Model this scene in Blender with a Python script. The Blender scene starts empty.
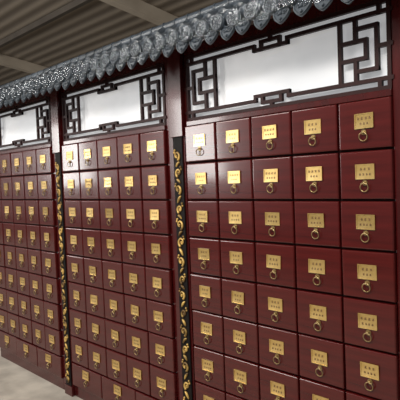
import bpy, bmesh, math, random
from mathutils import Vector, Matrix
random.seed(7)
C = bpy.context.scene.collection
H, W = 0.19, 0.218
UP = .03
EYE, D = 1.46+UP, 1.787
STR = 1.247
ZT = 1.741+UP           # top of first drawer row

# ------------------------------------------------------------ materials
def new_mat(name):
    m = bpy.data.materials.new(name); m.use_nodes = True
    nt = m.node_tree
    return m, nt, nt.nodes['Principled BSDF']
def noise_col(nt, b, c1, c2, scale=(1,1,1), ns=5, detail=4, coord='Object', sock='Base Color', lo=.35, hi=.65):
    tc = nt.nodes.new('ShaderNodeTexCoord'); mp = nt.nodes.new('ShaderNodeMapping')
    mp.inputs['Scale'].default_value = scale
    n = nt.nodes.new('ShaderNodeTexNoise'); n.inputs['Scale'].default_value = ns; n.inputs['Detail'].default_value = detail
    r = nt.nodes.new('ShaderNodeValToRGB')
    r.color_ramp.elements[0].position = lo; r.color_ramp.elements[1].position = hi
    r.color_ramp.elements[0].color = (*c1, 1); r.color_ramp.elements[1].color = (*c2, 1)
    nt.links.new(tc.outputs[coord], mp.inputs[0]); nt.links.new(mp.outputs[0], n.inputs[0])
    nt.links.new(n.outputs[0], r.inputs[0]); nt.links.new(r.outputs[0], b.inputs[sock])
    return n
def bump(nt, b, n, s, d=.002):
    bp = nt.nodes.new('ShaderNodeBump'); bp.inputs['Strength'].default_value = s; bp.inputs['Distance'].default_value = d
    nt.links.new(n.outputs[0], bp.inputs['Height']); nt.links.new(bp.outputs[0], b.inputs['Normal'])

def wood(name, c1, c2, rough=.32, scale=(1.2,6,14), coat=.5, spec=.3, bm=.05):
    m, nt, b = new_mat(name)
    n = noise_col(nt, b, c1, c2, scale, 3, 5, lo=.3, hi=.7)
    b.inputs['Roughness'].default_value = rough; b.inputs['Specular IOR Level'].default_value = spec
    b.inputs['Coat Weight'].default_value = coat; b.inputs['Coat Roughness'].default_value = .09
    bump(nt, b, n, bm, .001)
    return m
M_wood = wood('red_lacquered_wood', (.044,.0026,.0024), (.076,.0050,.0046), .24)
M_frame = wood('red_lacquered_frame', (.036,.0019,.0021), (.058,.0032,.0034), .26, (8,8,1.2))
M_dark = wood('dark_inner_wood', (.004,.001,.001), (.006,.0015,.0015), .7, coat=0, spec=.1)
M_latt = wood('dark_lattice_wood', (.014,.003,.003), (.022,.005,.005), .5, coat=0, spec=.2)

m, nt, b = new_mat('brass_plate'); M_brass = m
n = noise_col(nt, b, (.52,.34,.11), (.80,.58,.24), (1,1,1), 14, 3)
oi = nt.nodes.new('ShaderNodeObjectInfo'); mr = nt.nodes.new('ShaderNodeMapRange')
mr.inputs['To Min'].default_value = .20; mr.inputs['To Max'].default_value = .36
nt.links.new(oi.outputs['Random'], mr.inputs['Value']); nt.links.new(mr.outputs[0], b.inputs['Roughness'])
b.inputs['Metallic'].default_value = .75
bump(nt, b, n, .2, .001)
m, nt, b = new_mat('engraving'); M_eng = m
noise_col(nt, b, (.10,.05,.018), (.16,.08,.03), (1,1,1), 60)
b.inputs['Roughness'].default_value = .6
m, nt, b = new_mat('aged_brass'); M_ring = m
noise_col(nt, b, (.24,.17,.075), (.42,.31,.15), (1,1,1), 40)
b.inputs['Metallic'].default_value = .8; b.inputs['Roughness'].default_value = .3
m, nt, b = new_mat('gold_paint'); M_gold = m
noise_col(nt, b, (.12,.065,.018), (.60,.39,.11), (1,1,1), 14, lo=.40, hi=.55)
b.inputs['Metallic'].default_value = .3; b.inputs['Roughness'].default_value = .4
m, nt, b = new_mat('black_lacquer'); M_black = m
noise_col(nt, b, (.004,.003,.003), (.007,.005,.005), (1,1,1), 12)
b.inputs['Roughness'].default_value = .6; b.inputs['Specular IOR Level'].default_value = .15
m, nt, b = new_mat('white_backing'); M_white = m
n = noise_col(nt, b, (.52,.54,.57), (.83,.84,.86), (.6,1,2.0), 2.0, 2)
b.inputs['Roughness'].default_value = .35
b.inputs['Emission Color'].default_value = (.95,.97,1,1); b.inputs['Emission Strength'].default_value = .27  # glow put into the sheet to offset the eave's shade on it
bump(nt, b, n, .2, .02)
m, nt, b = new_mat('grey_glazed_tile'); M_tile = m
n = noise_col(nt, b, (.012,.019,.027), (.046,.062,.082), (1,1,1), 9, 5)
b.inputs['Roughness'].default_value = .40; b.inputs['Coat Weight'].default_value = .12
bump(nt, b, n, .2, .002)
m, nt, b = new_mat('concrete_floor'); 
n = noise_col(nt, b, (.34,.31,.27), (.50,.46,.40), (1,1,1), 5, 10)
b.inputs['Roughness'].default_value = .75; bump(nt, b, n, .3, .01); M_floor = m
m, nt, b = new_mat('plaster_wall'); 
n = noise_col(nt, b, (.24,.21,.17), (.32,.28,.23), (1,1,1), 1.5, 5)
b.inputs['Roughness'].default_value = .85; M_wall = m
m, nt, b = new_mat('ceiling_sheet'); M_ceil = m
tc = nt.nodes.new('ShaderNodeTexCoord'); wv = nt.nodes.new('ShaderNodeTexWave')
wv.bands_direction = 'Y'; wv.inputs['Scale'].default_value = 1.3; wv.inputs['Distortion'].default_value = 0
r = nt.nodes.new('ShaderNodeValToRGB'); r.color_ramp.elements[0].color = (.16,.132,.105,1); r.color_ramp.elements[1].color = (.29,.245,.195,1)
nt.links.new(tc.outputs['Object'], wv.inputs[0]); nt.links.new(wv.outputs['Fac'], r.inputs[0]); nt.links.new(r.outputs[0], b.inputs['Base Color'])
bump(nt, b, wv, .5, .03); b.inputs['Roughness'].default_value = .8
m, nt, b = new_mat('painted_steel'); M_steel = m
noise_col(nt, b, (.40,.345,.28), (.50,.44,.36), (1,1,1), 2)
b.inputs['Roughness'].default_value = .6
m, nt, b = new_mat('dark_steel'); M_dsteel = m
noise_col(nt, b, (.07,.058,.048), (.10,.085,.07), (1,1,1), 2)
b.inputs['Roughness'].default_value = .6
# plastic film
m = bpy.data.materials.new('clear_film'); m.use_nodes = True; nt = m.node_tree; nt.nodes.clear(); M_film = m
o = nt.nodes.new('ShaderNodeOutputMaterial'); mx = nt.nodes.new('ShaderNodeMixShader')
tr = nt.nodes.new('ShaderNodeBsdfTransparent'); gl = nt.nodes.new('ShaderNodeBsdfGlossy')
gl.inputs['Roughness'].default_value = .035; gl.inputs['Color'].default_value = (.9,.95,1,1)
tc = nt.nodes.new('ShaderNodeTexCoord'); n = nt.nodes.new('ShaderNodeTexNoise'); n.inputs['Scale'].default_value = 24; n.inputs['Detail'].default_value = 4; n.inputs['Distortion'].default_value = 2
bp = nt.nodes.new('ShaderNodeBump'); bp.inputs['Strength'].default_value = 1; bp.inputs['Distance'].default_value = .015
nt.links.new(tc.outputs['Object'], n.inputs[0]); nt.links.new(n.outputs[0], bp.inputs['Height']); nt.links.new(bp.outputs[0], gl.inputs['Normal'])
mx.inputs[0].default_value = .05
nt.links.new(tr.outputs[0], mx.inputs[1]); nt.links.new(gl.outputs[0], mx.inputs[2]); nt.links.new(mx.outputs[0], o.inputs[0])

# ------------------------------------------------------------ mesh helpers
def box(bm, x0,x1,y0,y1,z0,z1, mi=0):
    vs = [bm.verts.new((x,y,z)) for z in (z0,z1) for y in (y0,y1) for x in (x0,x1)]
    for f in ((0,2,3,1),(4,5,7,6),(0,1,5,4),(2,6,7,3),(0,4,6,2),(1,3,7,5)):
        fc = bm.faces.new([vs[i] for i in f]); fc.material_index = mi
    return vs
def tube(bm, pts, r, seg=6, closed=False, mi=0, ref=Vector((0,1,0)), taper=None):
    rings = []; n = len(pts); pts = [Vector(p) for p in pts]
    for i,p in enumerate(pts):
        a = pts[(i-1)%n] if (closed or i>0) else p
        c = pts[(i+1)%n] if (closed or i<n-1) else p
        t = (c-a).normalized(); u = t.cross(ref)
        if u.length < 1e-4: u = t.cross(Vector((1,0,0)))
        u.normalize(); v = t.cross(u)
        rr = r*(taper(i/(n-1)) if taper else 1)
        rings.append([bm.verts.new(p+u*rr*math.cos(2*math.pi*k/seg)+v*rr*math.sin(2*math.pi*k/seg)) for k in range(seg)])
    for i in range(n if closed else n-1):
        A, B = rings[i], rings[(i+1)%n]
        for k in range(seg):
            f = bm.faces.new((A[k],A[(k+1)%seg],B[(k+1)%seg],B[k])); f.material_index = mi; f.smooth = True
    if not closed:
        for R in (rings[0], rings[-1]):
            f = bm.faces.new(R); f.material_index = mi
def blob(bm, c, s, rot=0, mi=0, seg=8):
    mt = Matrix.Translation(c) @ Matrix.Rotation(rot,4,'Y') @ Matrix.Diagonal((*s,1))
    res = bmesh.ops.create_uvsphere(bm, u_segments=seg, v_segments=6, radius=1, matrix=mt)
    for v in res['verts']:
        for f in v.link_faces: f.smooth = True; f.material_index = mi
def disc(bm, c, r, y0, y1, seg=20, mi=0, sx=1):
    a = [bm.verts.new((c[0]+sx*r*math.cos(2*math.pi*k/seg), y0, c[2]+r*math.sin(2*math.pi*k/seg))) for k in range(seg)]
    d = [bm.verts.new((c[0]+sx*r*math.cos(2*math.pi*k/seg), y1, c[2]+r*math.sin(2*math.pi*k/seg))) for k in range(seg)]
    for q in (bm.faces.new(a), bm.faces.new(d)): q.material_index = mi
    for k in range(seg):
        f = bm.faces.new((a[k],a[(k+1)%seg],d[(k+1)%seg],d[k])); f.material_index = mi; f.smooth = True
def mesh(bm, name, mats, bev=0, recalc=True):
    if recalc: bmesh.ops.recalc_face_normals(bm, faces=bm.faces[:])
    me = bpy.data.meshes.new(name); bm.to_mesh(me); bm.free()
    for mm in mats: me.materials.append(mm)
    return me
def obj(name, data, parent=None, loc=(0,0,0), label=None, cat=None, kind=None, group=None, bev=0):
    o = bpy.data.objects.new(name, data); C.objects.link(o); o.location = loc
    if parent: o.parent = parent
    if label: o['label'] = label
    if cat: o['category'] = cat
    if kind: o['kind'] = kind
    if group: o['group'] = group
    if bev:
        md = o.modifiers.new('bevel','BEVEL'); md.width = bev; md.segments = 2; md.limit_method = 'ANGLE'
    return o

# ------------------------------------------------------------ drawers
def drawer_mesh(w, h):
    bm = bmesh.new()
    vs = box(bm, -w/2,w/2,-.018,-.001,-h/2,h/2)
    ed = [e for e in bm.edges if all(v.co.y < -.017 for v in e.verts)]
    bmesh.ops.bevel(bm, geom=ed, offset=.006, segments=4, profile=.5, affect='EDGES')
    a, c = w/2-.008, h/2-.008
    box(bm, -a,-a+.01,-.001,.32,-c,c*.8); box(bm, a-.01,a,-.001,.32,-c,c*.8)
    box(bm, -a+.01,a-.01,.31,.32,-c,c*.8); box(bm, -a+.01,a-.01,-.001,.31,-c,-c+.008)
    return mesh(bm, 'drawer', [M_wood])
DM = drawer_mesh(W-.008, H-.008)
BW = 5*W/3
DB = drawer_mesh(BW-.008, .155)
def plate_mesh(seed):
    rnd = random.Random(seed)
    bm = bmesh.new(); w,h = .076,.057
    box(bm, -w/2,w/2,-.0016,0,-h/2,h/2)
    q = .0035   # slim raised rim
    box(bm,-w/2,w/2,-.0034,-.0015,-h/2,-h/2+q); box(bm,-w/2,w/2,-.0034,-.0015,h/2-q,h/2)
    box(bm,-w/2,-w/2+q,-.0034,-.0015,-h/2+q,h/2-q); box(bm,w/2-q,w/2,-.0034,-.0015,-h/2+q,h/2-q)
    n1 = rnd.choice((3,3,4)); n2 = rnd.choice((3,4,4))
    for (zc, n, s) in ((.010, n1, .0112), (-.010, n2, .0095)):
        for i in range(n):
            xc = (i-(n-1)/2)*s*1.4
            for k in range(3):
                zz = zc + (k-1)*s*.33; ww = s*rnd.uniform(.22,.42)
                box(bm, xc-ww,xc+ww,-.0023,-.0015,zz-.0008,zz+.0008,1)
            box(bm, xc-.0008,xc+.0008,-.0023,-.0015,zc-s*.42,zc+s*.42,1)
            xx = xc+rnd.choice((-1,1))*s*.3
            box(bm, xx-.0008,xx+.0008,-.0023,-.0015,zc-s*.4,zc+s*.1,1)
    return mesh(bm, 'label_plate', [M_brass, M_eng])
PM = [plate_mesh(i) for i in range(12)]
def ring_mesh():
    bm = bmesh.new()
    disc(bm, (0,0,0), .0105, -.003, 0, 16); disc(bm, (0,0,0), .0070, -.0055, -.003, 12)
    blob(bm, (0,-.009,0), (.0045,.006,.0050))
    tube(bm, [(.0160*math.sin(a),-.010-.002*math.cos(a),-.0170+.0160*math.cos(a)) for a in [2*math.pi*k/20 for k in range(20)]], .0022, 6, True)
    return mesh(bm, 'ring_pull', [M_ring])
RM = ring_mesh()

def add_drawer(cab, x, z, big, idx):
    h = .164 if big else H
    d = obj('drawer', DB if big else DM, cab, (x, random.uniform(-.0035,.0005), z))
    d.rotation_euler = (random.uniform(-.008,.008), random.uniform(-.003,.003), random.uniform(-.008,.008))
    pz = h/2-.082 if not big else h/2-.050
    p = obj('label_plate', random.choice(PM), d, (random.uniform(-.002,.002), -.0192, pz), label='engraved brass label plate')
    p.rotation_euler = (random.uniform(-.035,.035), random.uniform(-.015,.015), random.uniform(-.035,.035))
    r = obj('ring_pull', RM, d, (0, -.0182, pz-.042), label='aged brass ring pull on a round rosette')
    r.rotation_euler = (0, random.uniform(-.12,.12), 0)

# ------------------------------------------------------------ cabinet meshes (local x=0 at centre of drawer area)
A = 2.5*W
XL, XR = -A-.008, A+.05
ZB, ZO0, ZO1, ZC = .052+UP, 1.764+UP, 2.094+UP, 2.150+UP
def body_mesh():
    bm = bmesh.new()
    box(bm, XL,-A+.004, 0,.42, 0,ZC)
    box(bm, A-.004,XR, 0,.42, 0,ZC)
    box(bm, -A+.004,A-.004, .41,.42, 0,ZC)
    box(bm, -A+.004,A-.004, 0,.41, 0,ZB)
    box(bm, -A+.004,A-.004, -.012,.41, ZT-.002,ZO0)
    box(bm, -A+.004,A-.004, 0,.41, ZO1,ZC)
    for r in range(1,9):
        z = ZT-r*H
        box(bm, -A+.004,A-.004, .001,.40, z-.006,z+.006, 1)
    for c in range(1,5):
        x = -A+c*W
        for r in range(8):
            box(bm, x-.006,x+.006, .001,.40, ZT-(r+1)*H+.006, ZT-r*H-.006 if r else ZT-.002, 1)
    for c in range(1,3):
        x = -A+c*BW
        box(bm, x-.006,x+.006, .001,.40, ZB, ZT-8*H-.006, 1)
    return mesh(bm, 'body', [M_frame, M_dark])
BODY = body_mesh()

def lattice_mesh():
    bm = bmesh.new()
    x0, x1 = -A+.004, A-.004; w = x1-x0; h = ZO1-ZO0; t = .0076
    def seg(a,b_):
        (s0,t0),(s1,t1) = a,b_
        if s1<s0: s0,s1=s1,s0
        if t1<t0: t0,t1=t1,t0
        d = .0001*random.random()
        box(bm, x0+s0-t,x0+s1+t, -.005-d,.012+d, ZO0+t0-t,ZO0+t1+t)
    g=.008
    for a,b_ in (((g,g),(w-g,g)),((g,h-g),(w-g,h-g)),((g,g),(g,h-g)),((w-g,g),(w-g,h-g))): seg(a,b_)
    m = h/2; e = .122
    side = [((0,m),(.055,m)),((.055,m-.080),(.055,m+.080)),
            ((.055,m-.080),(.14,m-.080)),((.055,m+.080),(.14,m+.080)),
            ((.14,m-e),(.14,m-.034)),((.14,m+.034),(.14,m+e)),
            ((.098,m-.034),(.205,m-.034)),((.098,m+.034),(.205,m+.034)),
            ((.098,m-.034),(.098,m+.034)),
            ((0,m-e),(.14,m-e)),((0,m+e),(.14,m+e)),
            ((.205,m-e),(.205,m-.034)),((.205,m+.034),(.205,m+e)),
            ((.045,0),(.045,m-e)),((.045,h),(.045,m+e)),
            ((.205,m-.034),(.205,m+.034))]
    for a,b_ in side:
        seg(a,b_); seg((w-a[0],a[1]),(w-b_[0],b_[1]))
    for q in (1,-1):
        zz = m-q*e; ze = m-q*(h/2)
        seg((.14,zz),(w/2-.09,zz)); seg((w/2+.09,zz),(w-.14,zz))
        seg((w/2-.09,zz),(w/2-.09,zz+q*.020)) ; seg((w/2+.09,zz),(w/2+.09,zz+q*.020))
        seg((w/2-.09,zz+q*.020),(w/2+.09,zz+q*.020))
        seg((w/2-.05,zz-q*.012),(w/2+.05,zz-q*.012))
        seg((w/2-.05,zz-q*.012),(w/2-.05,zz+q*.020)); seg((w/2+.05,zz-q*.012),(w/2+.05,zz+q*.020))
        seg((w/2,ze),(w/2,zz-q*.012))
    return mesh(bm, 'lattice', [M_latt])
LATT = lattice_mesh()
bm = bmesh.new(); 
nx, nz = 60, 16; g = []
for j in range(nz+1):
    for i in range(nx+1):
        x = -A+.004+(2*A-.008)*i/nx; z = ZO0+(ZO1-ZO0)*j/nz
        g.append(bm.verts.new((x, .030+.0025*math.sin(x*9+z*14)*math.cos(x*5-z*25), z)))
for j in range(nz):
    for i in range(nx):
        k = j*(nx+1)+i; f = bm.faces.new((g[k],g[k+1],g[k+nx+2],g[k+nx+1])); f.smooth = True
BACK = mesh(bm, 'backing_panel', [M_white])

cx3 = -1.336
labels = ["dark red lacquered medicine cabinet with brass-labelled drawers and fretwork top",
          "dark red lacquered medicine cabinet standing between two carved gilt pilasters",
          "dark red lacquered medicine cabinet standing beside one carved gilt pilaster"]
for k in range(3):
    cab = obj('medicine_cabinet', None, None, (cx3-k*STR, 0, 0), labels[k], 'medicine cabinet', group='row of medicine cabinets')
    cab.empty_display_size = .2
    obj('body', BODY, cab, bev=.0025)
    lp = obj('lattice_panel', LATT, cab, label='dark wooden fretwork with stepped geometric bars')
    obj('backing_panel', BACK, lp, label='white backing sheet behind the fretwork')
    i = 0
    for r in range(8):
        for c in range(5):
            add_drawer(cab, -A+(c+.5)*W, ZT-(r+.5)*H, False, i); i += 1
    for c in range(3):
        add_drawer(cab, -A+(c+.5)*BW, ZT-8*H-.003-.081, True, i)

# ------------------------------------------------------------ carved pilasters
ZK = 1.72
def post_mesh():
    bm = bmesh.new()
    box(bm, -.046,.046,-.012,.30,0,ZC)
    box(bm, -.050,.050,-.030,-.012,ZK,ZC)
    box(bm, -.050,.050,-.026,-.012,0,.07)
    return mesh(bm,'post',[M_frame])
def carve_mesh():
    bm = bmesh.new()
    z0,z1 = .075,ZK-.005
    rnd = random.Random(3)
    z = z0+.04; sgn = 1
    while z < z1-.035:
        q = rnd.uniform(.85,1.15); st = rnd.uniform(.080,.104)
        cpt = Vector((-sgn*rnd.uniform(.001,.006),-.025,z)); sp = []
        for j in range(24):
            a = -1.2+j/23*2*math.pi*1.0; rr = .021*q*(1-j/23*.70)
            sp.append(cpt+Vector((sgn*rr*math.cos(a), 0, 1.15*rr*math.sin(a))))
        tube(bm, sp, .0060, 6, taper=lambda t: 1.1-.5*t)
        blob(bm, cpt, (.006,.006,.006))
        lf = [Vector((sgn*(.013-.028*t),-.024,z+.032+(st-.066)*t+.006*math.sin(3.1*t))) for t in [i/8 for i in range(9)]]
        if z+st+.02 < z1: tube(bm, lf, .0066, 6, taper=lambda t: .25+.9*math.sin(math.pi*min(1,t*.9+.08)))
        for i in range(2):
            blob(bm, (-sgn*(.024-.004*i),-.024,z+.018+.012*i), (.0055,.006,.006))
        z += st; sgn = -sgn
    return mesh(bm,'carved_scrollwork',[M_gold])
bm = bmesh.new(); box(bm, -.034,.034,-.021,-.012,.07,ZK)
PANEL = mesh(bm,'carved_panel',[M_black]); POST = post_mesh(); CARVE = carve_mesh()
for k in range(2):
    p = obj('carved_pilaster', None, None, (cx3-A-.055-k*STR-.0005,0,0),
        'dark red post with gilt scroll carving between two medicine cabinets', 'pilaster', group='carved pilasters between cabinets')
    obj('post', POST, p, bev=.002); cp = obj('carved_panel', PANEL, p, label='black carved panel'); obj('scrollwork', CARVE, cp, label='gilded cloud and vine scroll relief')

# ------------------------------------------------------------ tiled eave
TP = .092
al = math.radians(36); Y0, Z0, L = -.205, 2.108+UP, .235
def S(x,s,h): return (x, Y0+s*math.cos(al)-h*math.sin(al), Z0+s*math.sin(al)+h*math.cos(al))
def round_tile():
    bm = bmesh.new()
    st = []
    for q in range(3):
        a = q*L/3; st += [(a,.031),(a+.014,.031),(a+.016,.025),(a+L/3-.001,.024)]
    rows=[]
    for s,r in st:
        rows.append([bm.verts.new(S(r*math.cos(math.pi*k/10), s, .004+r*math.sin(math.pi*k/10))) for k in range(11)])
    for i in range(len(rows)-1):
        for k in range(10):
            f = bm.faces.new((rows[i][k],rows[i][k+1],rows[i+1][k+1],rows[i+1][k])); f.smooth=True
    yc, zc = Y0-.012, Z0+.008
    disc(bm,(0,0,zc),.034,yc-.012,yc+.008,24)
    tube(bm,[(.029*math.cos(a),yc-.013,zc+.029*math.sin(a)) for a in [2*math.pi*k/24 for k in range(24)]],.004,6,True)
    tube(bm,[(.010*math.cos(a),yc-.013,zc+.010*math.sin(a)) for a in [2*math.pi*k/12 for k in range(12)]],.0025,5,True)
    for k in range(8):
        a = 2*math.pi*k/8; blob(bm,(.0185*math.cos(a),yc-.012,zc+.0185*math.sin(a)),(.0035,.005,.005),math.pi/2-a)
    blob(bm,(0,yc-.012,zc),(.006,.006,.006))
    return mesh(bm,'round_tile',[M_tile])
def drip_tile():
    bm = bmesh.new()
    rows=[]
    for i in range(7):
        s = L*i/6
        rows.append([bm.verts.new(S((-.044+.088*k/8), s, -.020*math.sin(math.pi*k/8)+.002)) for k in range(9)])
    for i in range(6):
        for k in range(8):
            f = bm.faces.new((rows[i][k],rows[i][k+1],rows[i+1][k+1],rows[i+1][k])); f.smooth=True
    half = [(.037,0),(.040,-.016),(.040,-.030),(.037,-.042),(.033,-.051),(.026,-.060),(.017,-.068),(.008,-.074),(0,-.078)]
    top = [(-.022,-.010),(-.011,-.016),(0,-.018),(.011,-.016),(.022,-.010)]
    out = top + half + [(-x,z) for x,z in reversed(half[:-1])]
    yf = Y0-.001
    def P(x,z,d): return (x, yf-d+z*.2, Z0+z+.004)
    f1=[bm.verts.new(P(x,z,.007)) for x,z in out]; f2=[bm.verts.new(P(x,z,0)) for x,z in out]
    bm.faces.new(f1); bm.faces.new(f2)
    for k in range(len(out)):
        j=(k+1)%len(out); bm.faces.new((f1[k],f1[j],f2[j],f2[k]))
    rim = [P(x*.88,(z+.025)*.86-.025,.009) for x,z in out]
    tube(bm, rim, .0034, 5, True)
    for sx in (-1,1):
        tube(bm,[P(sx*(.014+.010*(1-j/14)*math.cos(j*.6)), -.036+.010*(1-j/14)*math.sin(j*.6), .009) for j in range(14)],.0030,5)
    blob(bm,P(0,-.034,.009),(.005,.006,.010)); blob(bm,P(0,-.057,.009),(.006,.006,.006))
    return mesh(bm,'drip_tile',[M_tile])
RT, DT = round_tile(), drip_tile()
XB = -.70; nt_ = 41; XA = XB-nt_*TP
bm = bmesh.new()
def slab(bm,x0,x1,s0,s1,h0,h1):
    vs=[bm.verts.new(S(x,s,h)) for h in (h0,h1) for s in (s0,s1) for x in (x0,x1)]
    for f in ((0,2,3,1),(4,5,7,6),(0,1,5,4),(2,6,7,3),(0,4,6,2),(1,3,7,5)): bm.faces.new([vs[i] for i in f])
slab(bm,XA,XB,.012,L,-.040,-.022)
box(bm,XA,XB,-.02,.10,ZC+.001,ZC+.055)
EB = mesh(bm,'eave_board',[M_frame])
bm = bmesh.new()
tube(bm,[S(XA+(XB-XA)*i/60,L+.004,.018) for i in range(61)],.026,10)
for i in range(nt_+1):
    x = XA+i*TP
    tube(bm,[S(x-.004,L+.004,.018),S(x+.004,L+.004,.018)],.029,10)
ER = mesh(bm,'ridge_roll',[M_tile])
eave = obj('tiled_eave', None, None, (0,0,0), 'small grey glazed tile eave wrapped in film along the cabinet tops', 'roof eave')
obj('eave_board', EB, eave, label='dark red board beneath the tiles'); obj('ridge_roll', ER, eave)
for i in range(nt_):
    a = obj('drip_tile', DT, eave, (XA+(i+.5)*TP+random.uniform(-.003,.003), random.uniform(-.006,.002), random.uniform(-.008,.004)))
    a.rotation_euler = (0, random.uniform(-.0015,.0015), 0)
for i in range(nt_+1):
    obj('round_tile', RT, eave, (XA+i*TP+random.uniform(-.003,.003), random.uniform(-.006,.002), random.uniform(-.004,.004)))
from mathutils import noise as N
bm = bmesh.new(); NX, NS = 760, 16; g=[]
for j in range(NS+1):
    for i in range(NX+1):
        x = XA-.04+(XB-XA+.08)*i/NX
        q = j/NS
        nn = N.noise(Vector((x*14,q*3,0)))*.012+N.noise(Vector((x*45,q*7,5)))*.007
        ph = abs(math.cos(math.pi*(x-XA)/TP))
        if q < .4:
            t = q/.4
            low = .080+.05*N.noise(Vector((x*9,2,2)))
            p = (x, Y0-.042-nn-.004*ph+(1-t)*.004, Z0+.046-(1-t)*low)
        else:
            t = (q-.4)/.6
            s = t*(L+.01); p = S(x, s, .032+.010*ph+nn*.8)
        g.append(bm.verts.new(p))
for j in range(NS):
    for i in range(NX):
        k=j*(NX+1)+i; f=bm.faces.new((g[k],g[k+1],g[k+NX+2],g[k+NX+1])); f.smooth=True
obj('film_wrap', mesh(bm,'film_wrap',[M_film]), eave, label='crumpled clear plastic film')

# ------------------------------------------------------------ room
def plane_box(name,x0,x1,y0,y1,z0,z1,mat,lab,cat):
    bm=bmesh.new(); box(bm,x0,x1,y0,y1,z0,z1)
    return obj(name,mesh(bm,name,[mat]),None,(0,0,0),lab,cat,kind='structure')
plane_box('floor',-28,6,-9,15,-.1,0,M_floor,'dusty light grey concrete floor','floor')
plane_box('wall_back',-28,6,14,14.2,0,6,M_wall,'plain dim plastered wall behind the cabinets','wall')
plane_box('wall_left',-28.2,-28,-9,14.2,0,6,M_wall,'plain dim end wall of the hall','wall')
SL = .14
def zc(y): return 4.8-SL*y
def sloped(name,x0,x1,y0,y1,th,off,mat,lab,cat):
    bm=bmesh.new(); vs=[]
    for dz in (0,th):
        for y in (y0,y1):
            for x in (x0,x1): vs.append(bm.verts.new((x,y,zc(y)+off+dz)))
    for f in ((0,2,3,1),(4,5,7,6),(0,1,5,4),(2,6,7,3),(0,4,6,2),(1,3,7,5)): bm.faces.new([vs[i] for i in f])
    return obj(name,mesh(bm,name,[mat]),None,(0,0,0),lab,cat,kind='structure')
sloped('ceiling',-28,6,-3,14,.1,0,M_ceil,'brownish corrugated sheet ceiling','ceiling')
k=1
for x in (-24.3,-19.8,-15.3,-10.8,-6.3,-1.8):
    sloped(f'trim_{k}',x-.08,x+.08,-3,14,.20,-.202,M_steel,'greyish painted steel rafter','ceiling beam'); k+=1
for y in (.8,2.6,4.4,6.2,8,9.8,11.6):
    plane_box(f'trim_{k}',-28,6,y-.04,y+.04,zc(y)-.11,zc(y)-.011,M_dsteel,'dark steel purlin under the ceiling','ceiling beam'); k+=1

# ------------------------------------------------------------ light
w = bpy.data.worlds.new('world'); bpy.context.scene.world = w; w.use_nodes=True
w.node_tree.nodes['Background'].inputs[0].default_value=(1,.96,.90,1); w.node_tree.nodes['Background'].inputs[1].default_value=.24
def area(loc,target,sx,sy,e,col):
    l=bpy.data.lights.new('area','AREA'); l.shape='RECTANGLE'; l.size=sx; l.size_y=sy; l.energy=e; l.color=col
    o=bpy.data.objects.new('added_area_light',l); C.objects.link(o); o.location=loc  # unseen light added for its effect, no real opening there
    o.rotation_euler=(Vector(target)-Vector(loc)).to_track_quat('-Z','Y').to_euler()
area((-.6,-3.0,3.9),(-1.5,0,1.8),3.0,1.0,200,(1,.95,.88))  # added high lights, brighten upper drawers more than lower ones
area((-5,-3.2,3.8),(-3.4,0,1.8),2.5,1.0,110,(1,.96,.9))
area((-7.3,-5.5,2.35),(-7.3,0,2.0),1.3,1.7,130,(1,.98,.95))  # added lights, placed so upper drawers and plates catch glare
area((-12.4,-5.5,2.35),(-12.4,0,2.0),1.7,1.7,150,(1,.98,.95))

# ------------------------------------------------------------ camera
cam=bpy.data.cameras.new('camera'); co=bpy.data.objects.new('camera',cam); C.objects.link(co)
cam.sensor_width=36; cam.lens=36*500/400; cam.clip_end=100
yaw=math.radians(45.3); pit=math.radians(2.25); roll=math.radians(2.18)
f=Vector((-math.sin(yaw)*math.cos(pit),math.cos(yaw)*math.cos(pit),-math.sin(pit)))
r0=f.cross(Vector((0,0,1))).normalized(); u0=r0.cross(f)
r=r0*math.cos(roll)-u0*math.sin(roll); u=u0*math.cos(roll)+r0*math.sin(roll)
mt=Matrix((r,u,-f)).transposed().to_4x4(); mt.translation=Vector((0,-D,EYE))
co.matrix_world=mt
bpy.context.scene.camera=co
bpy.context.scene.view_settings.view_transform='Standard'
